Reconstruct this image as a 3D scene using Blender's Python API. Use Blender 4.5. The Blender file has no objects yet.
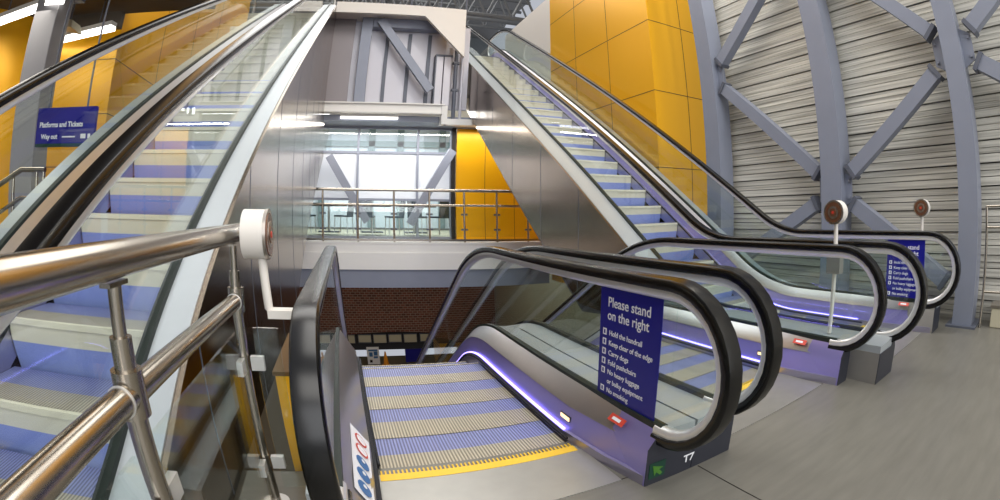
import bpy, math, random
from mathutils import Vector, Matrix
random.seed(7)
sc = bpy.context.scene
COL = sc.collection
PI = math.pi
R = math.radians

# ------------------------------------------------------------------ materials
def mat(name, col, rough=0.5, metal=0.0, spec=0.5, noise=0.0, nscale=6.0, bump=0.0, stretch=None, emit=None, estr=0.0):
    m = bpy.data.materials.new(name); m.use_nodes = True
    nt = m.node_tree; b = nt.nodes['Principled BSDF']
    b.inputs['Base Color'].default_value = (*col, 1)
    b.inputs['Roughness'].default_value = rough
    b.inputs['Metallic'].default_value = metal
    b.inputs['Specular IOR Level'].default_value = spec
    if emit is not None:
        b.inputs['Emission Color'].default_value = (*emit, 1)
        b.inputs['Emission Strength'].default_value = estr
    if noise > 0 or bump > 0:
        tc = nt.nodes.new('ShaderNodeTexCoord'); mp = nt.nodes.new('ShaderNodeMapping')
        nz = nt.nodes.new('ShaderNodeTexNoise'); nz.inputs['Scale'].default_value = nscale
        nz.inputs['Detail'].default_value = 5
        if stretch: mp.inputs['Scale'].default_value = stretch
        nt.links.new(tc.outputs['Object'], mp.inputs['Vector']); nt.links.new(mp.outputs['Vector'], nz.inputs['Vector'])
        if noise > 0:
            rp = nt.nodes.new('ShaderNodeMixRGB'); rp.blend_type = 'MIX'
            rp.inputs['Color1'].default_value = (*[c*(1-noise) for c in col], 1)
            rp.inputs['Color2'].default_value = (*[min(1, c*(1+noise)) for c in col], 1)
            nt.links.new(nz.outputs['Fac'], rp.inputs['Fac']); nt.links.new(rp.outputs['Color'], b.inputs['Base Color'])
        if bump > 0:
            bp = nt.nodes.new('ShaderNodeBump'); bp.inputs['Strength'].default_value = bump; bp.inputs['Distance'].default_value = 0.01
            nt.links.new(nz.outputs['Fac'], bp.inputs['Height']); nt.links.new(bp.outputs['Normal'], b.inputs['Normal'])
    return m

def srgb(r, g, b):
    f = lambda c: (c/255/12.92) if c/255 <= 0.04045 else ((c/255+0.055)/1.055)**2.4
    return (f(r), f(g), f(b))

def glass_mat(name, tint, k=1.0, rough=0.0):
    m = bpy.data.materials.new(name); m.use_nodes = True
    nt = m.node_tree; nt.nodes.clear()
    out = nt.nodes.new('ShaderNodeOutputMaterial'); mix = nt.nodes.new('ShaderNodeMixShader')
    tr = nt.nodes.new('ShaderNodeBsdfTransparent'); gl = nt.nodes.new('ShaderNodeBsdfGlossy')
    fr = nt.nodes.new('ShaderNodeLayerWeight'); fr.inputs['Blend'].default_value = 0.5
    pw = nt.nodes.new('ShaderNodeMath'); pw.operation = 'POWER'; pw.inputs[1].default_value = 5.0
    mu = nt.nodes.new('ShaderNodeMath'); mu.operation = 'MULTIPLY_ADD'; mu.inputs[1].default_value = 0.9*k; mu.inputs[2].default_value = 0.04*k
    nt.links.new(fr.outputs['Facing'], pw.inputs[0])
    tr.inputs['Color'].default_value = (*tint, 1); gl.inputs['Color'].default_value = (1, 1, 1, 1); gl.inputs['Roughness'].default_value = rough
    nt.links.new(pw.outputs[0], mu.inputs[0]); nt.links.new(mu.outputs[0], mix.inputs['Fac'])
    nt.links.new(tr.outputs[0], mix.inputs[1]); nt.links.new(gl.outputs[0], mix.inputs[2]); nt.links.new(mix.outputs[0], out.inputs['Surface'])
    return m

def emis(name, col, s):
    m = bpy.data.materials.new(name); m.use_nodes = True
    nt = m.node_tree; nt.nodes.clear()
    out = nt.nodes.new('ShaderNodeOutputMaterial'); e = nt.nodes.new('ShaderNodeEmission')
    e.inputs['Color'].default_value = (*col, 1); e.inputs['Strength'].default_value = s
    nt.links.new(e.outputs[0], out.inputs['Surface'])
    return m

M = {}
M['rubber'] = mat('black_rubber', srgb(10, 9, 9), 0.24, 0, 0.45)
M['chrome'] = mat('polished_steel', srgb(222, 220, 218), 0.28, 0.55)
M['guide'] = mat('silver_guide', srgb(226, 226, 226), 0.28, 0.5)
M['tube'] = mat('brushed_tube_steel', srgb(178, 170, 158), 0.24, 1.0, noise=0.06, nscale=40, stretch=(30, 1, 30))
M['brushed'] = mat('brushed_steel', srgb(176, 168, 160), 0.34, 1.0, noise=0.08, nscale=14, stretch=(1, 1, 0.06))
M['clad'] = mat('truss_cladding_steel', srgb(140, 126, 112), 0.19, 1.0, noise=0.10, nscale=5, stretch=(1, 1, 0.1))
M['deck'] = mat('deck_aluminium', srgb(176, 182, 186), 0.38, 0.4, noise=0.03, nscale=10)
M['deckin'] = mat('inner_deck_steel', srgb(188, 186, 188), 0.3, 0.85, noise=0.04, nscale=12)
M['skirt'] = mat('skirt_steel', srgb(172, 168, 190), 0.3, 0.8)  # slight violet of the skirt LEDs put into the steel colour
M['violet_lit'] = mat('violet_lit_steel_panel', srgb(158, 150, 214), 0.35, 0.6)  # plain steel with the LED glow tinted into its colour
M['base'] = mat('base_grey_steel', srgb(150, 147, 142), 0.42, 0.35, noise=0.08, nscale=8)
M['colgrey'] = mat('column_grey', srgb(152, 150, 154), 0.45, noise=0.04)
M['brush'] = mat('black_brush', srgb(18, 18, 26), 0.7)
M['gasket'] = mat('dark_gasket', srgb(16, 30, 24), 0.5)
M['black'] = mat('dark_cover', srgb(62, 64, 74), 0.35, 0.5, noise=0.08)
M['yellowline'] = mat('yellow_paint', srgb(235, 190, 50), 0.5, noise=0.08, nscale=30)
M['comb'] = mat('comb_aluminium', srgb(168, 166, 160), 0.4, 0.7, noise=0.08, nscale=12)
M['nosing'] = mat('step_nosing_warm', srgb(226, 220, 196), 0.45, 0.2)
M['riser'] = mat('step_riser_blue_lit', srgb(142, 156, 216), 0.4, 0.2)  # blue light on the lower riser, painted as its colour
M['white'] = mat('white_paint', srgb(232, 230, 226), 0.5, noise=0.02)
M['offwhite'] = mat('off_white_panel', srgb(226, 220, 212), 0.5)
M['lilac'] = mat('pale_lilac_cladding', srgb(200, 198, 206), 0.45, 0.1, noise=0.03)
M['steelblue'] = mat('grey_blue_paint', srgb(134, 139, 154), 0.45, 0.1, noise=0.06, nscale=4)
M['dksteel'] = mat('dark_grey_paint', srgb(92, 96, 108), 0.5, 0.1)
M['signblue'] = mat('sign_blue', srgb(14, 14, 132), 0.35, noise=0.05, nscale=3)
M['signwhite'] = mat('sign_white', srgb(236, 236, 240), 0.4)
M['green'] = mat('arrow_green', srgb(70, 120, 40), 0.4)
M['darkgreen'] = mat('dark_green', srgb(16, 60, 46), 0.4)
M['red'] = mat('sticker_red', srgb(205, 60, 40), 0.4)
M['orange'] = mat('orange_plastic', srgb(235, 150, 30), 0.5)
M['icon'] = mat('icon_blue', srgb(60, 110, 165), 0.4)
M['dark'] = mat('dark_opening', srgb(34, 28, 24), 0.8)
M['ceil'] = mat('dark_ceiling', srgb(84, 76, 68), 0.75, noise=0.15, nscale=3)
M['cream'] = mat('cream_panel', srgb(190, 184, 160), 0.6)
M['glass'] = glass_mat('clear_glass', (0.945, 0.982, 0.972), 1.0)
M['wglass'] = glass_mat('window_glass', (0.93, 0.96, 0.97), 1.0)
M['milk'] = mat('frosted_window_film', srgb(232, 234, 240), 0.3)
m_ = bpy.data.materials.new('frosted_film'); m_.use_nodes = True; nt_ = m_.node_tree; nt_.nodes.clear()
o_ = nt_.nodes.new('ShaderNodeOutputMaterial'); mx_ = nt_.nodes.new('ShaderNodeMixShader'); mx_.inputs['Fac'].default_value = 0.55
d_ = nt_.nodes.new('ShaderNodeBsdfDiffuse'); d_.inputs['Color'].default_value = (0.86, 0.87, 0.9, 1); t_ = nt_.nodes.new('ShaderNodeBsdfTranslucent'); t_.inputs['Color'].default_value = (0.9, 0.92, 0.97, 1)
nt_.links.new(d_.outputs[0], mx_.inputs[1]); nt_.links.new(t_.outputs[0], mx_.inputs[2]); nt_.links.new(mx_.outputs[0], o_.inputs['Surface']); M['milk'] = m_
M['tube_light'] = emis('fluorescent_tube', (1.0, 0.97, 0.9), 5.0)
M['led'] = emis('violet_led', (0.30, 0.24, 1.0), 5.5)
M['lampglow'] = emis('small_lamp', (1.0, 0.66, 0.36), 2.2)
M['lens'] = mat('indicator_lens_brown', srgb(120, 82, 60), 0.25, 0.4)
M['chair'] = mat('dark_teal_chair', srgb(48, 66, 78), 0.5)
M['lattice'] = mat('roof_steel', srgb(96, 98, 100), 0.5, 0.3)

def yellow_panels(name, sx, sz):
    m = bpy.data.materials.new(name); m.use_nodes = True
    nt = m.node_tree; b = nt.nodes['Principled BSDF']
    c = nt.nodes.new('ShaderNodeTexNoise'); c.inputs['Scale'].default_value = 0.7
    r = nt.nodes.new('ShaderNodeMixRGB'); r.inputs['Color1'].default_value = (*srgb(238, 168, 10), 1); r.inputs['Color2'].default_value = (*srgb(250, 188, 28), 1)
    nt.links.new(c.outputs['Fac'], r.inputs['Fac']); nt.links.new(r.outputs['Color'], b.inputs['Base Color'])
    b.inputs['Roughness'].default_value = 0.32; b.inputs['Metallic'].default_value = 0.25
    return m
M['yellow'] = yellow_panels('golden_panel', 1, 1)
M['joint'] = mat('panel_joint', srgb(96, 66, 18), 0.6)

def floor_mat():
    m = bpy.data.materials.new('concourse_floor'); m.use_nodes = True
    nt = m.node_tree; b = nt.nodes['Principled BSDF']
    tc = nt.nodes.new('ShaderNodeTexCoord')
    n1 = nt.nodes.new('ShaderNodeTexNoise'); n1.inputs['Scale'].default_value = 1.1; n1.inputs['Detail'].default_value = 6
    n2 = nt.nodes.new('ShaderNodeTexNoise'); n2.inputs['Scale'].default_value = 9; n2.inputs['Detail'].default_value = 8
    mp = nt.nodes.new('ShaderNodeMapping'); mp.inputs['Scale'].default_value = (0.35, 2.2, 1)
    nt.links.new(tc.outputs['Object'], n1.inputs['Vector']); nt.links.new(tc.outputs['Object'], mp.inputs['Vector']); nt.links.new(mp.outputs['Vector'], n2.inputs['Vector'])
    r = nt.nodes.new('ShaderNodeMixRGB'); r.inputs['Color1'].default_value = (*srgb(92, 89, 82), 1); r.inputs['Color2'].default_value = (*srgb(138, 135, 126), 1)
    ad = nt.nodes.new('ShaderNodeMath'); ad.operation = 'ADD'; ml = nt.nodes.new('ShaderNodeMath'); ml.operation = 'MULTIPLY'; ml.inputs[1].default_value = 0.5
    nt.links.new(n1.outputs['Fac'], ad.inputs[0]); nt.links.new(n2.outputs['Fac'], ad.inputs[1]); nt.links.new(ad.outputs[0], ml.inputs[0])
    nt.links.new(ml.outputs[0], r.inputs['Fac']); nt.links.new(r.outputs['Color'], b.inputs['Base Color'])
    b.inputs['Roughness'].default_value = 0.36; b.inputs['Metallic'].default_value = 0.15
    return m
M['floor'] = floor_mat()

def brick_mat():
    m = bpy.data.materials.new('old_brick'); m.use_nodes = True
    nt = m.node_tree; b = nt.nodes['Principled BSDF']
    tc = nt.nodes.new('ShaderNodeTexCoord'); mp = nt.nodes.new('ShaderNodeMapping'); mp.inputs['Rotation'].default_value = (R(-90), 0, 0)
    br = nt.nodes.new('ShaderNodeTexBrick'); br.inputs['Scale'].default_value = 2.2
    br.inputs['Color1'].default_value = (*srgb(120, 70, 56), 1); br.inputs['Color2'].default_value = (*srgb(84, 50, 42), 1); br.inputs['Mortar'].default_value = (*srgb(150, 132, 118), 1)
    br.inputs['Mortar Size'].default_value = 0.025
    nt.links.new(tc.outputs['Object'], mp.inputs['Vector']); nt.links.new(mp.outputs['Vector'], br.inputs['Vector']); nt.links.new(br.outputs['Color'], b.inputs['Base Color'])
    b.inputs['Roughness'].default_value = 0.85
    return m
M['brick'] = brick_mat()

def clad_wall_mat():
    m = bpy.data.materials.new('weathered_planks'); m.use_nodes = True
    nt = m.node_tree; b = nt.nodes['Principled BSDF']
    tc = nt.nodes.new('ShaderNodeTexCoord'); mp = nt.nodes.new('ShaderNodeMapping'); mp.inputs['Scale'].default_value = (6, 0.5, 26)
    n = nt.nodes.new('ShaderNodeTexNoise'); n.inputs['Scale'].default_value = 1.4; n.inputs['Detail'].default_value = 6
    nt.links.new(tc.outputs['Object'], mp.inputs['Vector']); nt.links.new(mp.outputs['Vector'], n.inputs['Vector'])
    r = nt.nodes.new('ShaderNodeValToRGB'); e = r.color_ramp.elements
    e[0].position = 0.3; e[0].color = (*srgb(164, 161, 152), 1); e[1].position = 0.62; e[1].color = (*srgb(226, 223, 212), 1)
    nt.links.new(n.outputs['Fac'], r.inputs['Fac']); nt.links.new(r.outputs['Color'], b.inputs['Base Color'])
    b.inputs['Roughness'].default_value = 0.5; b.inputs['Metallic'].default_value = 0.1
    return m
M['planks'] = clad_wall_mat()

def tread_mat(name, col):
    # grooved step surface: fine ridges running along the travel direction
    m = bpy.data.materials.new(name); m.use_nodes = True
    nt = m.node_tree; b = nt.nodes['Principled BSDF']
    tc = nt.nodes.new('ShaderNodeTexCoord'); w = nt.nodes.new('ShaderNodeTexWave'); w.bands_direction = 'X'; w.inputs['Scale'].default_value = 18.0
    nt.links.new(tc.outputs['Object'], w.inputs['Vector'])
    r = nt.nodes.new('ShaderNodeMixRGB'); r.inputs['Color1'].default_value = (*[c*0.38 for c in col], 1); r.inputs['Color2'].default_value = (*col, 1)
    nt.links.new(w.outputs['Fac'], r.inputs['Fac']); nt.links.new(r.outputs['Color'], b.inputs['Base Color'])
    bp = nt.nodes.new('ShaderNodeBump'); bp.inputs['Strength'].default_value = 0.5; bp.inputs['Distance'].default_value = 0.004
    nt.links.new(w.outputs['Fac'], bp.inputs['Height']); nt.links.new(bp.outputs['Normal'], b.inputs['Normal'])
    b.inputs['Roughness'].default_value = 0.4; b.inputs['Metallic'].default_value = 0.4
    return m
M['tread_tan'] = tread_mat('tread_warm', srgb(196, 186, 164))
M['tread_blue_lit'] = tread_mat('tread_blue_lit', srgb(150, 156, 206))  # blue cast of the skirt lighting put into the tread colour

# ------------------------------------------------------------------ mesh builder
class MB:
    def __init__(self): self.v = []; self.f = []; self.m = []; self.mi = 0; self.sm = []
    def use(self, i): self.mi = i; return self
    def add(self, vs, fs, smooth=False):
        b = len(self.v); self.v += [tuple(p) for p in vs]
        for f in fs: self.f.append(tuple(b+i for i in f)); self.m.append(self.mi); self.sm.append(smooth)
        return self
    def box(self, x0, x1, y0, y1, z0, z1):
        vs = [(x0,y0,z0),(x1,y0,z0),(x1,y1,z0),(x0,y1,z0),(x0,y0,z1),(x1,y0,z1),(x1,y1,z1),(x0,y1,z1)]
        return self.add(vs, [(0,3,2,1),(4,5,6,7),(0,1,5,4),(1,2,6,5),(2,3,7,6),(3,0,4,7)])
    def hexa(self, bot, top):
        return self.add(list(bot)+list(top), [(3,2,1,0),(4,5,6,7),(0,1,5,4),(1,2,6,5),(2,3,7,6),(3,0,4,7)])
    def prism(self, poly, axis, a, b):
        n = len(poly)
        def P(p, t): return (t, p[0], p[1]) if axis == 'x' else ((p[0], t, p[1]) if axis == 'y' else (p[0], p[1], t))
        vs = [P(p, a) for p in poly]+[P(p, b) for p in poly]
        fs = [tuple(range(n)), tuple(range(2*n-1, n-1, -1))]+[(i, i+n, (i+1) % n+n, (i+1) % n) for i in range(n)]
        return self.add(vs, fs)
    def sweep(self, x0, path, prof, smooth=True):
        # path: (y, z, ny, nz); prof: closed list of (dx, dn)
        n = len(prof); vs = []; fs = []
        for (y, z, ny, nz) in path:
            for (dx, dn) in prof: vs.append((x0+dx, y+dn*ny, z+dn*nz))
        for k in range(len(path)-1):
            for i in range(n):
                j = (i+1) % n; fs.append((k*n+i, k*n+j, (k+1)*n+j, (k+1)*n+i))
        e = (len(path)-1)*n
        fs.append(tuple(range(n-1, -1, -1))); fs.append(tuple(e+i for i in range(n)))
        return self.add(vs, fs, smooth)
    def tube(self, pts, r, n=14, smooth=True):
        pts = [Vector(p) for p in pts]; rr = r if isinstance(r, (list, tuple)) else [r]*len(pts)
        vs = []; fs = []; up = None
        for k, p in enumerate(pts):
            t = (pts[min(k+1, len(pts)-1)]-pts[max(k-1, 0)]).normalized()
            if up is None:
                up = Vector((0, 0, 1)) if abs(t.z) < 0.9 else Vector((1, 0, 0))
            a = t.cross(up).normalized(); b = a.cross(t).normalized(); up = b
            for i in range(n):
                w = 2*PI*i/n; vs.append(p+a*math.cos(w)*rr[k]+b*math.sin(w)*rr[k])
        for k in range(len(pts)-1):
            for i in range(n):
                j = (i+1) % n; fs.append((k*n+i, k*n+j, (k+1)*n+j, (k+1)*n+i))
        self.add(vs, fs, smooth)
        e = (len(pts)-1)*n
        return self.add([vs[i] for i in range(n)]+[vs[e+i] for i in range(n)], [tuple(range(n-1, -1, -1)), tuple(n+i for i in range(n))])
    def bar(self, p, q, w, h, up=(0, 0, 1)):
        p = Vector(p); q = Vector(q); t = (q-p).normalized(); u = Vector(up); a = t.cross(u).normalized(); b = a.cross(t).normalized()
        c = [(-w/2, -h/2), (w/2, -h/2), (w/2, h/2), (-w/2, h/2)]
        return self.hexa([p+a*x+b*y for x, y in c], [q+a*x+b*y for x, y in c])
    def build(self, name, mats, parent=None, loc=None, bevel=0.0):
        me = bpy.data.meshes.new(name); me.from_pydata(self.v, [], self.f)
        if not isinstance(mats, (list, tuple)): mats = [mats]
        for m in mats: me.materials.append(m)
        me.polygons.foreach_set('material_index', self.m); me.polygons.foreach_set('use_smooth', self.sm)
        me.update()
        import bmesh
        bm = bmesh.new(); bm.from_mesh(me); bmesh.ops.recalc_face_normals(bm, faces=bm.faces); bm.to_mesh(me); bm.free()
        try: me.set_sharp_from_angle(angle=R(40))
        except Exception: pass
        o = bpy.data.objects.new(name, me); COL.objects.link(o)
        if parent is not None: o.parent = parent
        if loc: o.location = loc
        if bevel:
            b = o.modifiers.new('edge', 'BEVEL'); b.width = bevel; b.segments = 2; b.limit_method = 'ANGLE'
        return o

def tag(o, label, cat, group=None, kind=None):
    o['label'] = label; o['category'] = cat
    if group: o['group'] = group
    if kind: o['kind'] = kind
    return o
def thing(name, label, cat, loc=(0, 0, 0), group=None):
    o = bpy.data.objects.new(name, None); COL.objects.link(o); o.location = loc; o.empty_display_size = 0.2
    return tag(o, label, cat, group)
def struct(o):
    o['kind'] = 'structure'; return o
def settle(root):
    # children were modelled in world coordinates: bring them into the root's frame
    for c in list(root.children): c.location = Vector(c.location)-root.location

def text(name, body, size, material, parent, origin, xdir, ydir, bold=0.0, ext=0.001, align='LEFT', spacing=1.0):
    cu = bpy.data.curves.new(name, 'FONT'); cu.body = body; cu.size = size; cu.extrude = ext; cu.offset = bold; cu.align_x = align; cu.space_line = spacing
    cu.resolution_u = 3
    t = bpy.data.objects.new(name+'_src', cu); COL.objects.link(t)
    bpy.context.view_layer.update()
    me = bpy.data.meshes.new_from_object(t.evaluated_get(bpy.context.evaluated_depsgraph_get()))
    bpy.data.objects.remove(t); me.name = name
    xd = Vector(xdir).normalized(); yd = Vector(ydir).normalized(); zd = xd.cross(yd)
    mt = Matrix(((xd.x, yd.x, zd.x, origin[0]), (xd.y, yd.y, zd.y, origin[1]), (xd.z, yd.z, zd.z, origin[2]), (0, 0, 0, 1)))
    me.transform(mt); me.materials.clear(); me.materials.append(material)
    o = bpy.data.objects.new(name, me); COL.objects.link(o); o.parent = parent
    return o

# ------------------------------------------------------------------ escalator paths
AL = R(31.77); TA = math.tan(AL)
def arc(y0, z0, a0, a1, rad, n=12, cut=True):
    # turns from slope a0 to a1 (radians); returns points after the start
    s = 1 if a1 > a0 else -1; pts = []
    for k in range(1, n+1):
        a = a0+(a1-a0)*k/n
        pts.append((y0+s*rad*(math.sin(a)-math.sin(a0)), z0-s*rad*(math.cos(a)-math.cos(a0)), -math.sin(a), math.cos(a)))
    return pts
def path_up(ys, yb, rise, R1=2.2, R2=2.0, flat=1.6):
    T = R1*math.tan(AL/2); p = [(ys+(yb-T-ys)*k/6, 0, 0, 1) for k in range(7)]
    p += arc(yb-T, 0, 0, AL, R1)
    T2 = R2*math.tan(AL/2); yt = yb+rise/TA
    e = (yt-T2*math.cos(AL), rise-T2*math.sin(AL)); s = p[-1]
    p += [(s[0]+(e[0]-s[0])*k/14, s[1]+(e[1]-s[1])*k/14, -math.sin(AL), math.cos(AL)) for k in range(1, 15)]
    p += arc(e[0], e[1], AL, 0, R2)
    s = p[-1]; p += [(s[0]+flat*k/3, rise, 0, 1) for k in range(1, 4)]
    return p
def path_down(ys, yb, drop, R1=1.3):
    T = R1*math.tan(AL/2); p = [(ys+(yb-T-ys)*k/8, 0, 0, 1) for k in range(9)]
    p += arc(yb-T, 0, 0, -AL, R1); s = p[-1]; yt = yb+drop/TA; e = (yt, -drop)
    p += [(s[0]+(e[0]-s[0])*k/12, s[1]+(e[1]-s[1])*k/12, math.sin(AL), math.cos(AL)) for k in range(1, 13)]
    return p
def offs(path, n): return [(y+n*ny, z+n*nz, ny, nz) for (y, z, ny, nz) in path]
def at_y(path, y):
    for a, b in zip(path, path[1:]):
        if a[0] <= y <= b[0]:
            t = (y-a[0])/max(1e-9, b[0]-a[0]); return tuple(a[i]+(b[i]-a[i])*t for i in range(4))
    return path[-1] if y > path[-1][0] else path[0]
def cut(path, y0, y1):
    return [at_y(path, y0)]+[p for p in path if y0+1e-4 < p[0] < y1-1e-4]+[at_y(path, y1)]
def cutlen(path, step):
    # split a path into runs of about STEP metres
    out = [[path[0]]]; acc = 0
    for a, b in zip(path, path[1:]):
        L = math.hypot(b[0]-a[0], b[1]-a[1]); pos = 0
        while acc+(L-pos) > step:
            pos += step-acc; acc = 0; t = pos/L; q = tuple(a[i]+(b[i]-a[i])*t for i in range(4)); out[-1].append(q); out.append([q])
        acc += L-pos
        if L-pos > 1e-6: out[-1].append(b)
    return [o for o in out if len(o) > 1]

HR = 0.97; NR = 0.375
def rail_path(path, yN, far=None):
    # outer surface of the handrail: lower return, newel half circle, offset of the step line, far newel
    cz = HR-NR; p = [(yN+0.04, HR-2*NR, 0, -1)]
    for k in range(0, 17):
        a = -PI/2-PI*k/16; p.append((yN+NR*math.cos(a), cz+NR*math.sin(a), math.cos(a), math.sin(a)))
    body = [q for q in offs(path, HR) if q[0] > yN+0.05]
    if far is None: return p+body
    zt = path[-1][1]
    body = [q for q in body if q[0] < far-0.05]
    p += body
    for k in range(0, 15):
        a = PI/2-PI*k/14; p.append((far+NR*math.cos(a), zt+cz+NR*math.sin(a), math.cos(a), math.sin(a)))
    p += [(far-0.3, zt+HR-2*NR, 0, -1)]
    return p

HPROF = [(-0.041, -0.010), (-0.034, -0.002), (-0.018, 0.0), (0.018, 0.0), (0.034, -0.002), (0.041, -0.010), (0.043, -0.028), (0.038, -0.046), (0.028, -0.050), (-0.028, -0.050), (-0.038, -0.046), (-0.043, -0.028)]
GPROF = [(-0.026, -0.034), (0.026, -0.034), (0.030, -0.050), (0.030, -0.074), (0.021, -0.086), (0.009, -0.091), (-0.009, -0.091), (-0.021, -0.086), (-0.030, -0.074), (-0.030, -0.050)]

def step_mesh(hw, depth, rise, front, name):
    b = MB()
    # tread plate in two tones with the blue light painted in, riser curved, at the -y side (front) or the +y side
    b.use(0).box(-hw, hw, 0, depth*0.48, -0.03, 0)
    b.use(1).box(-hw, hw, depth*0.48, depth-0.006, -0.03, 0)
    n = 10; s = 1 if front else -1; y0 = 0 if front else depth
    pts = [(y0+s*(0.006+0.05*(k/n)**1.5), -rise*k/n) for k in range(n+1)]
    for k in range(n):
        b.use(2 if k < 3.5 else 3)
        (ya, za), (yb, zb) = pts[k], pts[k+1]
        b.add([(-hw, ya, za), (hw, ya, za), (hw, yb, zb), (-hw, yb, zb), (-hw, ya+s*0.02, za), (hw, ya+s*0.02, za), (hw, yb+s*0.02, zb), (-hw, yb+s*0.02, zb)],
              [(0,1,2,3), (7,6,5,4), (0,4,5,1), (3,2,6,7), (0,3,7,4), (1,5,6,2)])
    b.use(2 if front else 0).box(-hw, hw, y0-0.004 if front else y0-0.02, y0+0.02 if front else y0+0.004, -0.028, 0.0015)
    return b

def escalator(label, xl, xr, yN, path, up, ycomb, far=None, ow_l=0.2, ow_r=0.2, front_black=True, steps_to=99, blk=1.25, flare=0.085, truss=None, tie=False, spath=None, flare_l=None, skin=0.153, led_to=None, left_flat=False):
    sp = spath or path
    # xl, xr: planes of the two glass balustrades
    c = (xl+xr)/2; hw = (xr-xl)/2; sk = hw-skin
    t = thing('escalator', label, 'escalator', (c, blk, 0), 'escalators in the hall')
    # handrails
    rp = rail_path(path, yN, far)
    for s in (-1, 1):
        h = MB().sweep(c+s*hw, rp, HPROF).build('handrail', M['rubber'], t)
        MB().sweep(c+s*hw, rp, GPROF).build('handrail_guide', M['guide'], h)
    y_end = (far-0.0) if far else path[-1][0]
    main = cut(path, blk, y_end)
    for s in (-1, 1):
        x = c+s*hw; ow = ow_l if s < 0 else ow_r
        fv = flare_l if (s < 0 and flare_l is not None) else flare
        fl = lambda y: fv*max(0.0, min(1.0, (ycomb-y)/(ycomb-blk))) if ycomb > blk else 0
        # inner deck and skirt: profile with a flare towards the newel
        def prof_sweep(prof, p):
            b = MB(); n = len(prof); vs = []; fs = []
            for (y, z, ny, nz) in p:
                for (dx, dn) in prof:
                    w = fl(y)*max(0.0, min(1.0, (hw-dx)/0.1)) if dx < hw-0.01 else 0
                    vs.append((c+s*(dx+w), y+dn*ny, z+dn*nz))
            for k in range(len(p)-1):
                for i in range(n):
                    j = (i+1) % n; fs.append((k*n+i, k*n+j, (k+1)*n+j, (k+1)*n+i))
            e = (len(p)-1)*n
            fs += [tuple(range(n-1, -1, -1)), tuple(e+i for i in range(n))]
            return b.add(vs, fs)
        fine = []
        for a, bb in zip(main, main[1:]):
            fine.append(a)
        fine.append(main[-1])
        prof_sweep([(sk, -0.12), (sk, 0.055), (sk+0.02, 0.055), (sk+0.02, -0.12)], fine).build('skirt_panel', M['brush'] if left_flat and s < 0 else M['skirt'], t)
        prof_sweep([(sk-0.014, 0.026), (sk-0.014, 0.040), (sk-0.002, 0.040), (sk-0.002, 0.026)], cut(main, ycomb+0.05, y_end)).build('skirt_brush', M['brush'], t)
        if not (left_flat and s < 0): prof_sweep([(sk+0.003, 0.0555), (sk+0.003, 0.064), (sk+0.017, 0.064), (sk+0.017, 0.0555)], cut(main, ycomb+0.12, led_to or y_end)).build('light_strip', M['led'], t)
        if left_flat and s < 0:
            prof_sweep([(sk+0.019, 0.060), (sk+0.021, 0.105), (hw-0.02, 0.292), (hw-0.02, 0.10), (sk+0.05, 0.050)], fine).build('inner_deck', M['deckin'], t)
        else:
            prof_sweep([(sk+0.019, 0.050), (sk+0.045, 0.195), (sk+0.055, 0.195), (sk+0.055, 0.050)], fine).build('inner_panel', M['violet_lit'], t)
            prof_sweep([(sk+0.040, 0.196), (sk+0.042, 0.201), (hw-0.02, 0.292), (hw-0.02, 0.19)], fine).build('inner_deck', M['deckin'], t)
        MB().sweep(x, main, [(-0.020, 0.275), (-0.020, 0.312), (0.020, 0.312), (0.020, 0.275)], False).build('glass_gasket', M['gasket'], t)
        if ow > 0.03:
            MB().sweep(x, main, [(s*0.02, 0.287), (s*ow, 0.277), (s*ow, 0.03), (s*0.02, 0.03)], False).build('outer_deck', M['deck'], t)
        # glass
        gp = cut(path, yN+0.33, y_end)
        for run in cutlen(gp, 1.75):
            MB().sweep(x, run, [(-0.006, 0.30), (0.006, 0.30), (0.006, 0.892), (-0.006, 0.892)], False).build('glass_panel', M['glass'], t)
        cz = HR-NR; rr = NR-0.075
        poly = [(yN+0.325, 0.30), (yN+0.325, 0.892)]+[(yN+rr*math.cos(a), cz+rr*math.sin(a)) for a in [PI/2+PI*k/14 for k in range(15)]]
        MB().prism(poly, 'x', x-0.006, x+0.006).build('glass_panel', M['glass'], t)
        if far:
            zt = path[-1][1]
            poly = [(far, zt+0.30)]+[(far+rr*math.cos(a), zt+cz+rr*math.sin(a)) for a in [-PI/2+PI*k/14 for k in range(15)]]
            MB().prism(poly, 'x', x-0.006, x+0.006).build('glass_panel', M['glass'], t)
        # newel base: black front cover below the handrail
        xi = c+s*(sk+fv-0.002); xo = c+s*(hw+max(ow, 0.06)+0.005)
        bb = MB(); bt = MB()
        zi, zg = (0.12 if left_flat and s < 0 else 0.205), 0.31
        fr = [(xi, 0.0), (xi, zi), (x, zg) if not tie else (x, zg), (x+s*0.03, 0.225), (xo, 0.225), (xo, 0.0)]
        bb.prism([(p[0], p[1]) for p in fr], 'y', blk, blk+(0.04 if left_flat and s < 0 else 0.30))
        o = bb.build('newel_base', M['base'] if up else (M['deckin'] if left_flat and s < 0 else M['violet_lit']), t)
        fb = MB(); fb.prism(fr, 'y', blk-0.006, blk-0.0002); fb.build('front_cover', M['black'], t)
    # comb plate and yellow line
    MB().box(c-sk-0.03, c+sk+0.03, blk+0.1, ycomb, -0.02, 0.006).build('comb_plate', M['comb'], t)
    cb = MB(); cb.box(c-sk, c+sk, ycomb-0.055, ycomb+0.0, 0.0062, 0.0085)
    for k in range(48):
        xx = c-sk+(k+0.5)*2*sk/48; cb.box(xx-0.004, xx+0.004, ycomb, ycomb+0.035, -0.004, 0.0075)
    cb.build('comb_teeth', M['yellowline'], t)
    # steps
    first = None; k = 0; y = ycomb+0.01
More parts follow.
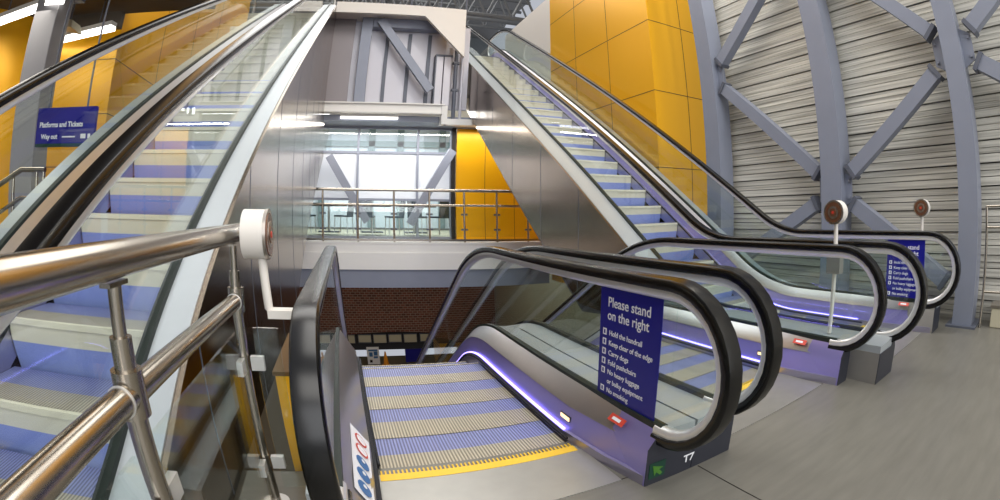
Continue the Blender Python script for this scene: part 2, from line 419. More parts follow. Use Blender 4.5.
    while y < y_end-0.35 and k < steps_to:
        q = at_y(sp, y) if up else at_y(sp, y+0.4)
        if first is None:
            mats = [M['tread_tan'], M['tread_blue_lit'], M['nosing'], M['riser']]
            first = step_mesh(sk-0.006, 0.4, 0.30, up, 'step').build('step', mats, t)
            o = first
        else:
            o = first.copy(); COL.objects.link(o); o.parent = t
        o.location = (c, y, q[1]-0.002); y += 0.4; k += 1
    # truss cladding
    if truss:
        for (side, x0, x1, poly, m) in truss:
            b = MB(); b.prism(poly, 'x', x0, x1); o = b.build(side, m, t)
            if side == 'truss_cladding' and up:
                jb = MB(); yj = math.ceil(poly[1][0])+0.4
                while yj < poly[-1][0]+6.5:
                    zs = []
                    for (ya, za), (yb_, zb_) in zip(poly, poly[1:]+poly[:1]):
                        if (ya-yj)*(yb_-yj) < 0: zs.append(za+(zb_-za)*(yj-ya)/(yb_-ya))
                    if len(zs) >= 2: jb.box(x0-0.002, x1+0.002, yj-0.006, yj+0.006, min(zs)+0.01, max(zs)-0.01)
                    yj += 1.15
                if jb.v: jb.build('panel_joint', M['dksteel'], o)
    settle(t)
    return t

# ------------------------------------------------------------------ the four escalators
pM = path_down(0.6, 3.72, 6.0)
pS = path_down(0.6, 3.66, 6.0, 1.1)
pR = path_up(0.5, 3.46, 6.0)
pL = path_up(-2.2, 0.94, 6.0)
XL, XA, XB, XC, XD, XE = -0.14, 1.172, 1.566, 2.875, 3.253, 4.561
LR, LL = -0.85, -2.05

def under(path, y0, y1, top, depth):
    a = cut(path, y0, y1); return [(p[0]+p[2]*top, p[1]+p[3]*top) for p in a]+[(p[0], p[1]-depth) for p in reversed(a)]

escalator('near down escalator with blue notice on its right glass and yellow comb line', XL, XA, 1.335, pM, False, 1.85, None, 0.12, 0.190, blk=1.335, spath=pS, flare_l=0.03, skin=0.160, left_flat=True, truss=[
    ('truss_cladding', XL-0.12, XL-0.10, under(pM, 1.9, 12.4, 0.25, 1.0), M['clad']),
    ('truss_underside', XL-0.10, XA+0.18, under(pM, 2.2, 12.4, -0.34, 1.0), M['dksteel'])], steps_to=16)
escalator('second down escalator beyond the blue notice, between paired newels', XB, XC, 1.435, pM, False, 1.88, None, 0.190, 0.0, blk=1.335, spath=pS, truss=[
    ('truss_underside', XB-0.18, XC, under(pM, 2.2, 12.4, -0.34, 1.0), M['dksteel'])], steps_to=16)
ybR = lambda y: 0.657*y-3.50
polyR = [(4.3, 0.0)]+[(p[0]+p[2]*0.27, p[1]+p[3]*0.27) for p in cut(pR, 4.35, 13.6)]+[(14.2, 6.24), (14.2, 4.6), (12.0, ybR(12.0)), (6.0, ybR(6.0)), (5.33, 0.0)]
escalator('up escalator on the right beside the yellow tower', XD, XE, 1.235, pR, True, 1.85, 14.0, 0.265, 0.2, blk=1.10, led_to=3.4, skin=0.13, spath=path_up(0.5, 3.38, 6.0), truss=[
    ('truss_cladding', XD-0.290, XD-0.267, polyR, M['clad']),
    ('truss_underside', XD-0.267, XE+0.18, [(5.3, -0.1), (12.0, ybR(12.0)), (14.2, 4.6), (14.2, 5.9), (4.8, -0.05)], M['dksteel']),
    ('truss_cladding', XE+0.18, XE+0.20, polyR, M['clad'])])
ybL = lambda y: 0.377*y-1.79
polyL = [(-1.2, 0.0), (-1.2, 0.24)]+[(p[0]+p[2]*0.27, p[1]+p[3]*0.27) for p in cut(pL, -1.1, 10.9)]+[(14.0, 6.24), (14.0, ybL(14.0)), (6.6, ybL(6.6)), (4.8, 0.0)]
escalator('up escalator on the left climbing past the steel railing', LL, LR, -1.5, pL, True, -0.9, 11.4, 0.2, 0.16, blk=-1.45, skin=0.10, spath=path_up(-2.2, 0.80, 6.0), led_to=-0.72, truss=[
    ('truss_cladding', LR+0.16, LR+0.185, polyL, M['clad']),
    ('truss_underside', LL-0.18, LR+0.16, [(4.8, -0.1), (6.6, ybL(6.6)), (14.0, ybL(14.0)), (14.0, 5.9), (4.4, -0.02)], M['dksteel']),
    ('truss_cladding', LL-0.205, LL-0.18, polyL, M['clad'])])

# ------------------------------------------------------------------ setting: floors, walls, far end
b = MB(); b.box(-0.64, 7.2, -7, 1.92, -0.4, 0); b.box(-9.5, -2.08, -7, 3.3, -0.4, 0); b.box(-2.08, -0.64, -7, -1.0, -0.4, 0)
struct(b.build('floor', M['floor']))
j = MB()
for (x0, x1, y) in ((1.0, 1.95, 1.352), (1.95, 3.2, 1.352), (-0.05, 1.0, 1.352)): pass
j.box(0.45, 2.78, 1.440, 1.446, 0.0, 0.0012); j.box(1.407, 1.413, -5, 1.32, 0.0, 0.0012)
j.box(-0.206, -0.2, -5, 1.25, 0, 0.0012)
struct(j.build('trim_1', M['dark']))
struct(MB().box(-12, 9, 1.92, 21.9, -6.3, -6.0).build('floor_lower', mat('lower_floor', srgb(112, 102, 82), 0.5, noise=0.1)))
struct(MB().box(-9.5, -2.9, 3.3, 6.0, 0.3, 0.60).build('floor_landing', M['floor']))
# concourse edge below the floor
struct(MB().box(-9.5, 7.2, 1.86, 1.92, -1.0, -0.4).build('trim_2', M['dksteel']))

# right wall: bulging shell of horizontal planks
def xw(z):   # inner face of the arched frames
    return 4.90-0.03*max(0, z-3.0)**1.3
b = MB(); z = -0.02
while z < 9.4:
    h = 0.235; x0 = xw(z)+0.40; x1 = xw(z+h)+0.40
    for (a, bb, d) in ((0.0, 0.085, 0.0), (0.095, 0.15, 0.012), (0.156, 0.222, 0.016)):
        xa = xw(z+a)+0.40+d; xb = xw(z+bb)+0.40+d
        b.hexa([(xa, -7, z+a), (xa, 5.2, z+a), (xa+0.05, 5.2, z+a), (xa+0.05, -7, z+a)], [(xb, -7, z+bb), (xb, 5.2, z+bb), (xb+0.05, 5.2, z+bb), (xb+0.05, -7, z+bb)])
    z += h
struct(b.build('wall_right', M['planks']))
b = MB(); zs = [i*0.5 for i in range(-1, 20)]
for z0, z1 in zip(zs, zs[1:]):
    a = xw(z0)+0.475; c = xw(z1)+0.475
    b.hexa([(a, -7, z0), (a, 5.2, z0), (a+0.1, 5.2, z0), (a+0.1, -7, z0)], [(c, -7, z1), (c, 5.2, z1), (c+0.1, 5.2, z1), (c+0.1, -7, z1)])
struct(b.build('wall_right_backing', M['dark']))

# arched frames
def arch(y, w, label, zb=0.0, dx=0.0):
    t = thing('arched_frame', label, 'steel column', (xw(0)+0.2, y, zb), 'arched steel frames of the right wall')
    n = 26; zs = [zb+(9.4-zb)*k/n for k in range(n+1)]
    b = MB()
    for z0, z1 in zip(zs, zs[1:]):
        a = xw(z0)+dx; c = xw(z1)+dx
        b.hexa([(a, y-w, z0), (a+0.30, y-w, z0), (a+0.30, y+w, z0), (a, y+w, z0)], [(c, y-w, z1), (c+0.30, y-w, z1), (c+0.30, y+w, z1), (c, y+w, z1)])
    o = b.build('shaft', M['steelblue'], t)
    bp = MB().box(xw(zb)-0.06, xw(zb)+0.36, y-w-0.06, y+w+0.06, zb, zb+0.02)
    bp.build('base_plate', M['dksteel'], t)
    return t
YA = (0.86, 2.63, 4.74)
frames = [arch(YA[0], 0.11, 'grey steel arched frame standing on the concourse floor past the last newel'),
          arch(YA[1], 0.15, 'grey steel arched frame behind the round indicator, in the middle of the plank wall'),
          arch(YA[2], 0.15, 'grey steel arched frame beside the yellow tower')]
arch(6.6, 0.15, 'grey steel arched frame hidden behind the yellow tower') if False else None
NZ = (2.78, 1.42, 3.20)
def gusset(t, y, z, label=None):
    x = xw(z)+0.14
    b = MB()
    b.prism([(y-0.24, z-0.14), (y-0.24, z+0.14), (y-0.10, z+0.22), (y+0.10, z+0.22), (y+0.24, z+0.14), (y+0.24, z-0.14), (y+0.10, z-0.22), (y-0.10, z-0.22)], 'x', x-0.012, x+0.012)
    for sy in (-1, 1):
        for sz in (-1, 1):
            b.box(x-0.03, x+0.03, y+sy*0.205-0.015, y+sy*0.205+0.015, z+sz*0.10-0.015, z+sz*0.10+0.015)
    b.build('gusset_plate', M['steelblue'], t)
for t, y, z in zip(frames, YA, NZ): gusset(t, y, z)
for t in frames: settle(t)
def brace(ya, za, yb, zb, label):
    xa, xb = xw(za)+0.14, xw(zb)+0.14
    p = Vector((xa, ya, za)); q = Vector((xb, yb, zb)); d = (q-p).normalized(); p2 = p+d*0.32; q2 = q-d*0.32
    t = thing('diagonal_brace', label, 'brace', tuple(p2), 'diagonal braces of the right wall')
    MB().bar(p2, q2, 0.165, 0.15, (1, 0, 0)).build('bar', M['steelblue'], t)
    for e, s in ((p2, 1), (q2, -1)):
        MB().bar(e-d*s*0.02, e+d*s*0.03, 0.20, 0.18, (1, 0, 0)).build('end_plate', M['dksteel'], t)
    settle(t)
brace(YA[2], NZ[2], YA[1], NZ[1], 'diagonal brace falling from the tower frame to the middle frame')
brace(YA[1], NZ[1], YA[0], NZ[0], 'diagonal brace rising from the middle frame to the nearest frame')
brace(YA[2], NZ[2], YA[1], 4.9, 'diagonal brace rising from the tower frame out of the top of the picture')
brace(YA[0], NZ[0], YA[1], 4.6, 'diagonal brace rising from the nearest frame towards the top of the middle frame')
brace(YA[1], NZ[1], YA[0], 0.25, 'low diagonal brace falling from the middle frame behind the indicators')
brace(YA[1], NZ[1], YA[2], 0.25, 'low diagonal brace falling from the middle frame towards the tower')
brace(YA[0], NZ[0], YA[0]-1.95, 1.5, 'diagonal brace falling from the nearest frame to the picture edge')
brace(YA[0], NZ[0], YA[0]-1.95, 4.2, 'diagonal brace rising from the nearest frame to the picture edge')

# right-hand yellow tower with panel joints
def panel_block(name, x0, x1, y0, y1, z0, z1, xs, zs_, ys):
    o = struct(MB().box(x0, x1, y0, y1, z0, z1).build(name, M['yellow']))
    b = MB(); e = 0.006; d = 0.003
    for z in zs_:
        b.box(x0-d, x1+d, y0-d, y0+0.002, z-e, z+e)
        b.box(x0-d, x0+0.002, y0, y1, z-e, z+e); b.box(x1-0.002, x1+d, y0, y1, z-e, z+e)
    for x in xs: b.box(x-e, x+e, y0-d, y0+0.002, z0, z1)
    for y in ys: b.box(x0-d, x0+0.002, y-e, y+e, z0, z1); b.box(x1-0.002, x1+d, y-e, y+e, z0, z1)
    b.build('panel_joint', M['joint'], o)
    return o
panel_block('wall_tower', 4.83, 6.6, 6.0, 10.05, -0.4, 9.5, [5.62], [0.55, 1.92, 3.24, 4.60, 5.95, 7.3], [7.40, 8.75])
struct(MB().box(4.83, 6.6, 10.05, 13.4, 3.6, 6.86).build('wall_upper_right', M['offwhite']))
# far yellow wall under the right escalator
panel_block('wall_far_yellow', 2.86, 5.4, 11.3, 11.5, 0.5, 3.25, [3.62, 4.4], [1.75], [])
# yellow walls on the left
panel_block('wall_left', -9.5, -3.9, 6.0, 13.5, -0.4, 9.0, [-8.1, -6.75, -5.3], [0.95, 1.75, 2.5, 3.3], [7.6, 9.2, 10.8])
o = struct(MB().prism([(-9.5+0.0, 3.0), (-9.5, 6.0), (-5.6, 6.0), (-5.9, 5.5), (-6.8, 4.9), (-7.9, 4.2)], 'z', 0.0, 4.6).build('wall_left_curve', M['yellow']))
struct(MB().box(-10, -9.5, -7, 6, -0.4, 9).build('wall_left_end', M['cream']))

# balcony
b = MB(); b.box(-1.9, 4.76, 10.0, 10.16, -0.06, 0.31); b.box(-1.9, 4.76, 10.02, 10.4, 0.50, 0.54); b.box(-1.9, 4.76, 10.03, 10.09, 0.31, 0.50)
struct(b.build('trim_3', M['white']))
struct(MB().box(-1.9, 4.76, 10.05, 12.6, -0.47, -0.06).build('trim_4', M['steelblue']))
struct(MB().box(-1.9, 4.76, 10.1, 21.2, -0.30, 0.53).build('floor_balcony', M['cream']))
t = thing('balcony_railing', 'steel and glass railing along the far balcony edge', 'railing', (1.4, 10.12, 0.54))
XP = [-1.42, -0.58, 0.25, 1.10, 1.93, 2.75, 3.52, 4.26]
for x in XP:
    p = MB(); p.tube([(x, 10.1, 0.54), (x, 10.1, 1.65)], 0.024, 10)
    po = p.build('post', M['tube'], t)
    for z in (0.82, 1.15): MB().box(x-0.075, x+0.075, 10.085, 10.115, z-0.02, z+0.02).build('glass_clamp', M['dksteel'], po)
MB().tube([(-1.9, 10.1, 1.665), (4.7, 10.1, 1.665)], 0.032, 12).build('top_rail', M['tube'], t)
MB().tube([(-1.9, 10.16, 1.345), (4.7, 10.16, 1.345)], 0.026, 12).build('handrail', M['tube'], t)
b = MB(); b.box(-1.9, 4.7, 10.06, 10.14, 0.56, 0.61); b.build('bottom_rail', M['tube'], t)
for a, c in zip(XP, XP[1:]): MB().box(a+0.05, c-0.05, 10.094, 10.106, 0.66, 1.29).build('glass_panel', M['glass'], t)
settle(t)

# window wall behind the balcony
XM = [-1.30, 0.265, 1.85, 2.74]; ZM = [0.56, 1.48, 2.63, 3.24]
w = MB()
for x in XM: w.box(x-0.03, x+0.03, 11.36, 11.44, ZM[0], ZM[-1])
for z in ZM: w.box(XM[0], XM[-1], 11.365, 11.435, z-0.028, z+0.028)
wo = struct(w.build('window_1', M['steelblue']))
for i in range(3):
    MB().box(XM[i]+0.03, XM[i+1]-0.03, 11.395, 11.405, ZM[1]+0.03, ZM[2]-0.03).build('frosted_pane', M['milk'], wo)
    MB().box(XM[i]+0.03, XM[i+1]-0.03, 11.395, 11.405, ZM[2]+0.03, ZM[3]-0.03).build('pane', M['wglass'], wo)
    MB().box(XM[i]+0.03, XM[i+1]-0.03, 11.395, 11.405, ZM[0]+0.03, ZM[1]-0.03).build('pane', M['wglass'], wo)
struct(MB().box(2.74, 2.83, 11.28, 11.46, 0.53, 3.3).build('trim_5', M['dark']))
# room behind the window
struct(MB().box(-4, 6, 16.5, 16.6, 0.6, 4.2).build('wall_back_room', mat('pale_back_wall', srgb(214, 226, 236), 0.6)))
struct(MB().box(-4, -3.9, 11.4, 16.6, 0.6, 4.2).build('wall_side_room', M['offwhite']))
struct(MB().box(-4, 6, 11.45, 16.6, 4.1, 4.2).build('ceiling_room', M['offwhite']))
b = MB()
for x in (-1.0, 0.9, 2.0, 3.6): b.box(x-0.12, x+0.12, 16.38, 16.5, 0.6, 4.1)
b.box(-4, 6, 16.38, 16.5, 3.45, 3.65); struct(b.build('trim_6', mat('teal_grey_frame', srgb(126, 146, 150), 0.5)))
def dining_chair(x, y, rz, label):
    t = thing('chair', label, 'chair', (x, y, 0.6), 'chairs behind the balcony window')
    t.rotation_euler = (0, 0, rz)
    MB().box(-0.22, 0.22, -0.22, 0.22, 0.43, 0.48).build('seat', M['chair'], t, bevel=0.015)
    MB().hexa([(-0.21, 0.19, 0.48), (0.21, 0.19, 0.48), (0.21, 0.225, 0.48), (-0.21, 0.225, 0.48)], [(-0.21, 0.25, 0.92), (0.21, 0.25, 0.92), (0.21, 0.28, 0.92), (-0.21, 0.28, 0.92)]).build('backrest', M['chair'], t, bevel=0.01)
    for sx in (-1, 1):
        for sy in (-1, 1): MB().tube([(sx*0.19, sy*0.19, 0.43), (sx*0.21, sy*0.21, 0)], 0.014, 8).build('leg', M['chrome'], t)
def cafe_table(x, y, label):
    t = thing('table', label, 'table', (x, y, 0.6), 'tables behind the balcony window')
    MB().box(-0.55, 0.55, -0.35, 0.35, 0.71, 0.75).build('tabletop', M['chair'], t, bevel=0.01)
    MB().tube([(0, 0, 0.03), (0, 0, 0.71)], 0.035, 10).build('pedestal', M['chrome'], t)
    MB().box(-0.32, 0.32, -0.24, 0.24, 0, 0.03).build('foot', M['dksteel'], t)
cafe_table(-0.55, 12.9, 'dark table behind the window next to the brushed truss')
cafe_table(0.75, 13.0, 'dark table behind the middle pane of the balcony window')
cafe_table(2.05, 12.9, 'dark table behind the window pane nearest the yellow wall')
for i, (x, y, rz, l) in enumerate([(-1.2, 12.6, 1.3, 'dark chair by the table next to the brushed truss'), (-0.1, 12.5, -2.0, 'dark chair turned from the table next to the brushed truss'),
        (0.55, 12.2, 2.9, 'dark chair facing the window at the middle table'), (1.30, 11.85, -1.4, 'dark chair at the side of the middle table'),
        (1.98, 12.1, 2.6, 'dark chair in front of the table nearest the yellow wall'), (2.62, 12.25, -2.6, 'dark chair close to the yellow wall behind glass')]):
    dining_chair(x, y, rz, l)
# braces in front of the window
def fbrace(p, q, label, w=0.2):
    t = thing('window_brace', label, 'brace', p, 'braces before the balcony window')
    MB().bar(p, q, w, 0.14, (0, 1, 0)).build('bar', M['steelblue'], t); 
    settle(t)
fbrace((2.72, 11.15, 2.68), (1.62, 11.15, 0.90), 'grey diagonal brace leaning across the window towards the yellow wall')
fbrace((0.52, 11.15, 0.95), (-0.50, 11.15, 2.50), 'grey diagonal brace falling from the brushed truss across the window')

# white beam over the balcony with a light under it
b = MB(); b.box(-1.6, 2.26, 10.40, 10.56, 3.45, 3.63); b.box(-1.6, 2.28, 10.34, 10.62, 3.63, 3.66); b.box(-1.6, 2.26, 10.34, 10.62, 3.42, 3.45)
b.box(2.22, 2.36, 10.36, 10.6, 3.18, 3.63); b.box(2.3, 3.4, 10.38, 10.58, 3.18, 3.32)
tag(b.build('ledge_beam', M['white']), 'white steel beam spanning above the balcony window', 'beam')
def batten(x0, x1, y, z, label, axis='x', grp='fluorescent battens'):
    t = thing('fluorescent_light', label, 'light', ((x0+x1)/2, y, z), grp)
    MB().box(x0, x1, y-0.06, y+0.06, z, z+0.05).build('housing', M['white'], t)
    MB().prism([(y-0.05, z), (y+0.05, z), (y+0.035, z-0.045), (y-0.035, z-0.045)], 'x', x0+0.02, x1-0.02).build('diffuser', M['tube_light'], t)
    settle(t); return t
batten(-0.26, 1.20, 10.62, 3.36, 'fluorescent light under the white beam above the balcony window')
struct(MB().box(-1.9, 4.7, 10.62, 11.5, 3.27, 3.41).build('ceiling_balcony', M['steelblue']))

# cladding between beam and upper floor
struct(MB().box(-1.9, -0.12, 10.60, 10.74, 3.66, 5.85).build('trim_10', mat('far_steel_panel', srgb(122, 116, 118), 0.45, 0.5)))
b = MB(); b.box(-1.9, 2.92, 10.75, 10.85, 3.62, 5.85); struct(b.build('wall_far', M['lilac']))
b = MB()
for x in (0.76, 1.34, 1.86): b.box(x-0.045, x+0.045, 10.70, 10.76, 3.66, 5.55)
struct(b.build('trim_7', M['dksteel']))
tag(MB().box(0.04, 0.32, 10.45, 10.70, 3.66, 5.94).build('steel_post', M['steelblue'], bevel=0.01), 'grey steel post at the brushed truss below the white fascia', 'column')
tag(MB().box(0.325, 2.2, 10.45, 10.70, 5.60, 5.92).build('header_beam', M['steelblue'], bevel=0.01), 'grey steel beam just under the white fascia', 'beam')
tag(MB().bar((0.50, 10.38, 5.75), (1.90, 10.38, 3.98), 0.20, 0.12, (0, 1, 0)).build('cladding_brace', M['steelblue']), 'grey diagonal brace across the pale cladding under the fascia', 'brace')
t = thing('service_duct', 'pale square service duct in the corner under the fascia', 'duct', (2.2, 10.6, 3.66))
MB().box(2.03, 2.20, 10.48, 10.7, 3.66, 4.90).build('casing', M['lilac'], t); MB().box(2.23, 2.40, 10.48, 10.7, 3.66, 4.90).build('casing', M['lilac'], t)
MB().box(2.0, 2.43, 10.46, 10.7, 4.90, 4.95).build('cap', M['dksteel'], t); MB().box(2.0, 2.03, 10.46, 10.7, 3.66, 4.90).build('edge', M['dksteel'], t); settle(t)
t = thing('riser_pipe', 'dark grey vertical pipe beside the pale duct', 'pipe', (2.53, 10.5, 3.32))
MB().tube([(2.53, 10.5, 3.32), (2.53, 10.5, 5.3)], 0.05, 12).build('pipe_run', M['dksteel'], t)
for z in (4.05, 4.75): MB().box(2.45, 2.61, 10.44, 10.56, z-0.025, z+0.025).build('bracket', M['dksteel'], t)
settle(t)
tag(MB().tube([(2.72, 10.6, 3.32), (2.72, 10.6, 5.1)], 0.04, 12).build('riser_pipe', M['lilac']), 'pale vertical pipe closest to the right truss', 'pipe')

# upper floor and white fascia
b = MB(); b.prism([(-0.66, 5.74), (-0.66, 6.02), (2.56, 6.02), (2.58, 4.74), (1.55, 5.75)], 'y', 9.94, 10.04)
struct(b.build('trim_8', M['offwhite']))
b = MB(); b.box(-0.66, 2.58, 10.05, 14.6, 5.85, 6.0); b.box(-9.0, 4.83, 14.6, 29.5, 5.85, 6.0); b.box(-3.8, -0.66, 11.5, 14.6, 5.85, 6.0)
struct(b.build('floor_upper', M['offwhite']))
t = thing('upper_railing', 'railing posts along the upper floor edge above the white fascia', 'railing', (1.0, 10.1, 6.0))
for x in (-0.3, 0.45, 1.2, 1.95, 2.6): MB().tube([(x, 10.12, 6.0), (x, 10.12, 7.1)], 0.025, 10).build('post', M['dksteel'], t)
MB().tube([(-0.5, 10.12, 7.12), (2.56, 10.12, 7.12)], 0.03, 10).build('top_rail', M['dksteel'], t); settle(t)

# roof: lattice trusses over the void
def lattice(y, z, x0, x1, label):
    t = thing('roof_truss', label, 'roof truss', ((x0+x1)/2, y, z), 'steel roof trusses')
    MB().tube([(x0, y, z), (x1, y, z)], 0.09, 10).build('bottom_chord', M['lattice'], t)
    MB().tube([(x0, y, z+1.1), (x1, y, z+1.1)], 0.08, 10).build('top_chord', M['lattice'], t)
    n = int((x1-x0)/0.9); b = MB()
    for k in range(n):
        xa = x0+(x1-x0)*k/n; xb = x0+(x1-x0)*(k+1)/n; xm = (xa+xb)/2
        b.tube([(xa, y, z), (xm, y, z+1.1)], 0.045, 8); b.tube([(xm, y, z+1.1), (xb, y, z)], 0.045, 8)
    b.build('lattice', M['lattice'], t); settle(t)
lattice(13.5, 7.6, -6, 6, 'steel lattice roof truss nearest above the upper floor')
lattice(16.5, 8.8, -7, 7, 'steel lattice roof truss second beyond the upper floor')
lattice(20.0, 10.0, -8, 8, 'steel lattice roof truss farthest back over the upper floor')
for x in (-3.2, -1.2, 1.2, 3.6): tag(MB().tube([(x, 14.0, 8.95), (x, 22, 11.9)], 0.07, 8).build('roof_purlin', M['lattice']), 'steel purlin tying the roof trusses together', 'purlin', 'roof purlins')
struct(MB().box(-9.5, 9.5, 9.0, 30, 13.2, 13.3).build('ceiling_upper', mat('pale_roof', srgb(120, 120, 120), 0.7)))
struct(MB().box(-9.5, 9.5, 29.5, 30, 6.0, 13.3).build('wall_upper_back', mat('upper_back', srgb(120, 124, 128), 0.7)))

# left side ceiling, lights and column
struct(MB().box(-9.5, -2.3, 1.0, 6.0, 4.0, 4.2).build('ceiling', M['ceil']))
struct(MB().box(-9.5, -3.9, 5.9, 6.0, 3.75, 4.0).build('trim_9', M['ceil']))
def batten2(p, q, label):
    p = Vector(p); q = Vector(q)
    t = thing('fluorescent_light', label, 'light', tuple((p+q)/2), 'fluorescent battens')
    MB().bar(p+Vector((0, 0, 0.06)), q+Vector((0, 0, 0.06)), 0.12, 0.06).build('housing', M['white'], t)
    MB().bar(p, q, 0.10, 0.06).build('diffuser', M['tube_light'], t)
    for k in (0.2, 0.8): MB().tube([p.lerp(q, k)+Vector((0, 0, 0.08)), p.lerp(q, k)+Vector((0, 0, 4.0-p.z))], 0.01, 6).build('hanger', M['dksteel'], t)
    settle(t)
batten2((-5.75, 5.0, 3.6), (-4.07, 4.57, 3.6), 'long fluorescent light at the top left corner of the ceiling')
batten2((-5.37, 5.85, 3.55), (-3.70, 5.45, 3.55), 'fluorescent light between the pale column and the escalator handrail')
t = thing('spot_lamp', 'small pale square flood lamp under the dark ceiling beside the column', 'lamp', (-4.37, 5.17, 3.55))
MB().hexa([(-4.52, 5.05, 3.52), (-4.18, 5.05, 3.44), (-4.18, 5.35, 3.44), (-4.52, 5.35, 3.52)], [(-4.48, 5.09, 3.62), (-4.22, 5.09, 3.56), (-4.22, 5.31, 3.56), (-4.48, 5.31, 3.62)]).build('housing', M['cream'], t)
MB().tube([(-4.35, 5.2, 3.58), (-4.35, 5.2, 4.0)], 0.015, 8).build('bracket', M['dksteel'], t); settle(t)
t = thing('wall_column', 'pale grey square column in front of the yellow wall on the left', 'column', (-4.32, 4.6, 0.6))
MB().box(-4.53, -4.12, 4.6, 4.9, 0.6, 3.74).build('shaft', M['colgrey'], t, bevel=0.01)
MB().box(-4.65, -4.0, 4.5, 5.0, 3.74, 4.0).build('capital', M['dksteel'], t); settle(t)
t.name = 'support_column'
for i, y in enumerate((1.6, 2.7)): struct(MB().box(-9.5, -2.3, y, y+0.25, 3.75, 4.0).build('trim_%d' % (11+i), M['ceil']))

# hanging direction sign
t = thing('direction_sign', 'blue sign reading Platforms and Tickets hanging before the yellow wall', 'sign', (-3.30, 4.2, 1.82))
MB().box(-3.74, -2.875, 4.2, 4.24, 1.83, 2.20).build('panel', M['signblue'], t)
MB().box(-3.74, -2.875, 4.199, 4.24, 1.80, 1.833).build('border', M['darkgreen'], t)
text('lettering', 'Platforms and Tickets', 0.074, M['signwhite'], t, (-3.69, 4.196, 2.0), (1, 0, 0), (0, 0, 1), 0.002)
text('lettering', 'Way out', 0.070, M['signwhite'], t, (-3.65, 4.196, 1.88), (1, 0, 0), (0, 0, 1), 0.002)
b = MB(); b.box(-3.33, -3.14, 4.196, 4.2, 1.892, 1.905)
b.box(-3.06, -2.99, 4.196, 4.2, 1.88, 1.925); b.box(-2.96, -2.925, 4.196, 4.2, 1.88, 1.925); b.build('symbol', M['signwhite'], t)
for x in (-3.6, -3.02): MB().tube([(x, 4.22, 2.20), (x, 4.22, 4.0)], 0.012, 8).build('hanger', M['dksteel'], t)
settle(t)

# landing railing at the left edge
t = thing('landing_railing', 'steel stair railing on the landing at the left edge', 'railing', (-4.0, 4.0, 0.6))
for z, r in ((1.555, 0.028), (1.28, 0.022)):
    MB().tube([(-4.9, 3.75, z-0.62), (-3.74, 4.0, z), (-3.38, 4.0, z)], r, 12).build('rail', M['tube'], t)
for x, z in ((-3.86, 1.54), (-3.40, 1.54), (-3.50, 1.54)): MB().tube([(x, 4.0, 0.6), (x, 4.0, z)], 0.018, 10).build('post', M['tube'], t)
MB().box(-3.84, -3.52, 3.995, 4.005, 0.7, 1.24).build('glass_panel', M['glass'], t); settle(t)

# ------------------------------------------------------------------ near steel railing
XR = -0.46
t = thing('guard_rail', 'double tube steel railing with glass infill at the near left', 'railing', (XR, 1.0, 0))
YP = (-0.2, 0.745, 1.655)
MB().tube([(XR, -1.2, 1.145), (XR, 1.72, 1.145)], 0.034, 24).build('top_rail', M['tube'], t)
mr = MB().tube([(XR, -1.2, 0.902), (XR, 1.67, 0.902)], 0.029, 24).build('lower_rail', M['tube'], t)
for y in YP: MB().tube([(XR, y-0.045, 0.902), (XR, y-0.041, 0.902)], 0.0315, 24).build('joint_ring', M['chrome'], mr)
for i, y in enumerate(YP):
    p = MB(); p.tube([(XR, y, 0.0), (XR, y, 1.01)], 0.023, 18); p.tube([(XR, y, 1.0), (XR, y, 1.10)], 0.0145, 14)
    po = p.build('post', M['tube'], t)
    MB().bar((XR, y-0.036, 1.104), (XR, y+0.036, 1.104), 0.024, 0.008).build('saddle', M['tube'], po)
    MB().tube([(XR, y, 0.0), (XR, y, 0.012)], 0.06, 20).build('foot_plate', M['chrome'], po)
    MB().tube([(XR, y, 0.86), (XR, y, 0.95)], 0.033, 18).build('sleeve', M['tube'], po)
    for z in (0.66, 0.22):
        for s in (-1, 1):
            if i == 2 and s == 1:
                MB().box(XR+0.03, XR+0.085, y-0.012, y+0.012, z-0.028, z+0.028).build('glass_clamp', M['chrome'], po)
            else:
                MB().box(XR-0.012, XR+0.012, y+s*0.028-0.0 if s > 0 else y-0.085, y+0.085 if s > 0 else y-0.028, z-0.028, z+0.028).build('glass_clamp', M['chrome'], po)
for a, bb in zip((-1.2,)+YP, YP): MB().box(XR-0.005, XR+0.005, a+0.05, bb-0.05, 0.09, 0.80).build('glass_panel', M['glass'], t)
MB().box(XR+0.055, XL-0.16, 1.65, 1.66, 0.09, 0.80).build('glass_panel', M['glass'], t)
settle(t)

# round indicators on posts
def indicator(x, y, z, sx, pole, label):
    # sx: the side the face looks to
    t = thing('indicator_post', label, 'indicator', (x, y, pole[0][2]), 'round indicators on posts')
    b = MB(); b.tube([(x-sx*0.045, y, z), (x+sx*0.04, y, z)], 0.086, 28); b.build('housing', M['offwhite'], t)
    MB().tube([(x+sx*0.04, y, z), (x+sx*0.052, y, z)], 0.088, 28).build('rim', M['brushed'], t)
    MB().tube([(x+sx*0.052, y, z), (x+sx*0.055, y, z)], 0.074, 24).build('lens_ring', M['lens'], t)
    ln = MB().tube([(x+sx*0.055, y, z), (x+sx*0.057, y, z)], 0.046, 24).build('lens', M['brushed'], t)
    MB().tube([(x+sx*0.057, y, z), (x+sx*0.060, y, z)], 0.030, 18).build('lens_centre', M['lens'], ln); MB().tube([(x+sx*0.060, y, z), (x+sx*0.062, y, z)], 0.012, 12).build('lens_bulb', M['red'], ln)
    MB().tube(pole, 0.017, 14).build('post', M['offwhite'], t); settle(t)
indicator(-0.35, 1.60, 1.147, 1, [(-0.25, 1.60, 0.87), (-0.30, 1.60, 0.87), (-0.318, 1.60, 0.888), (-0.33, 1.60, 1.07)], 'white round indicator on a short post at the end of the near steel railing')
t = [o for o in bpy.data.objects if o.name == 'indicator_post'][0]
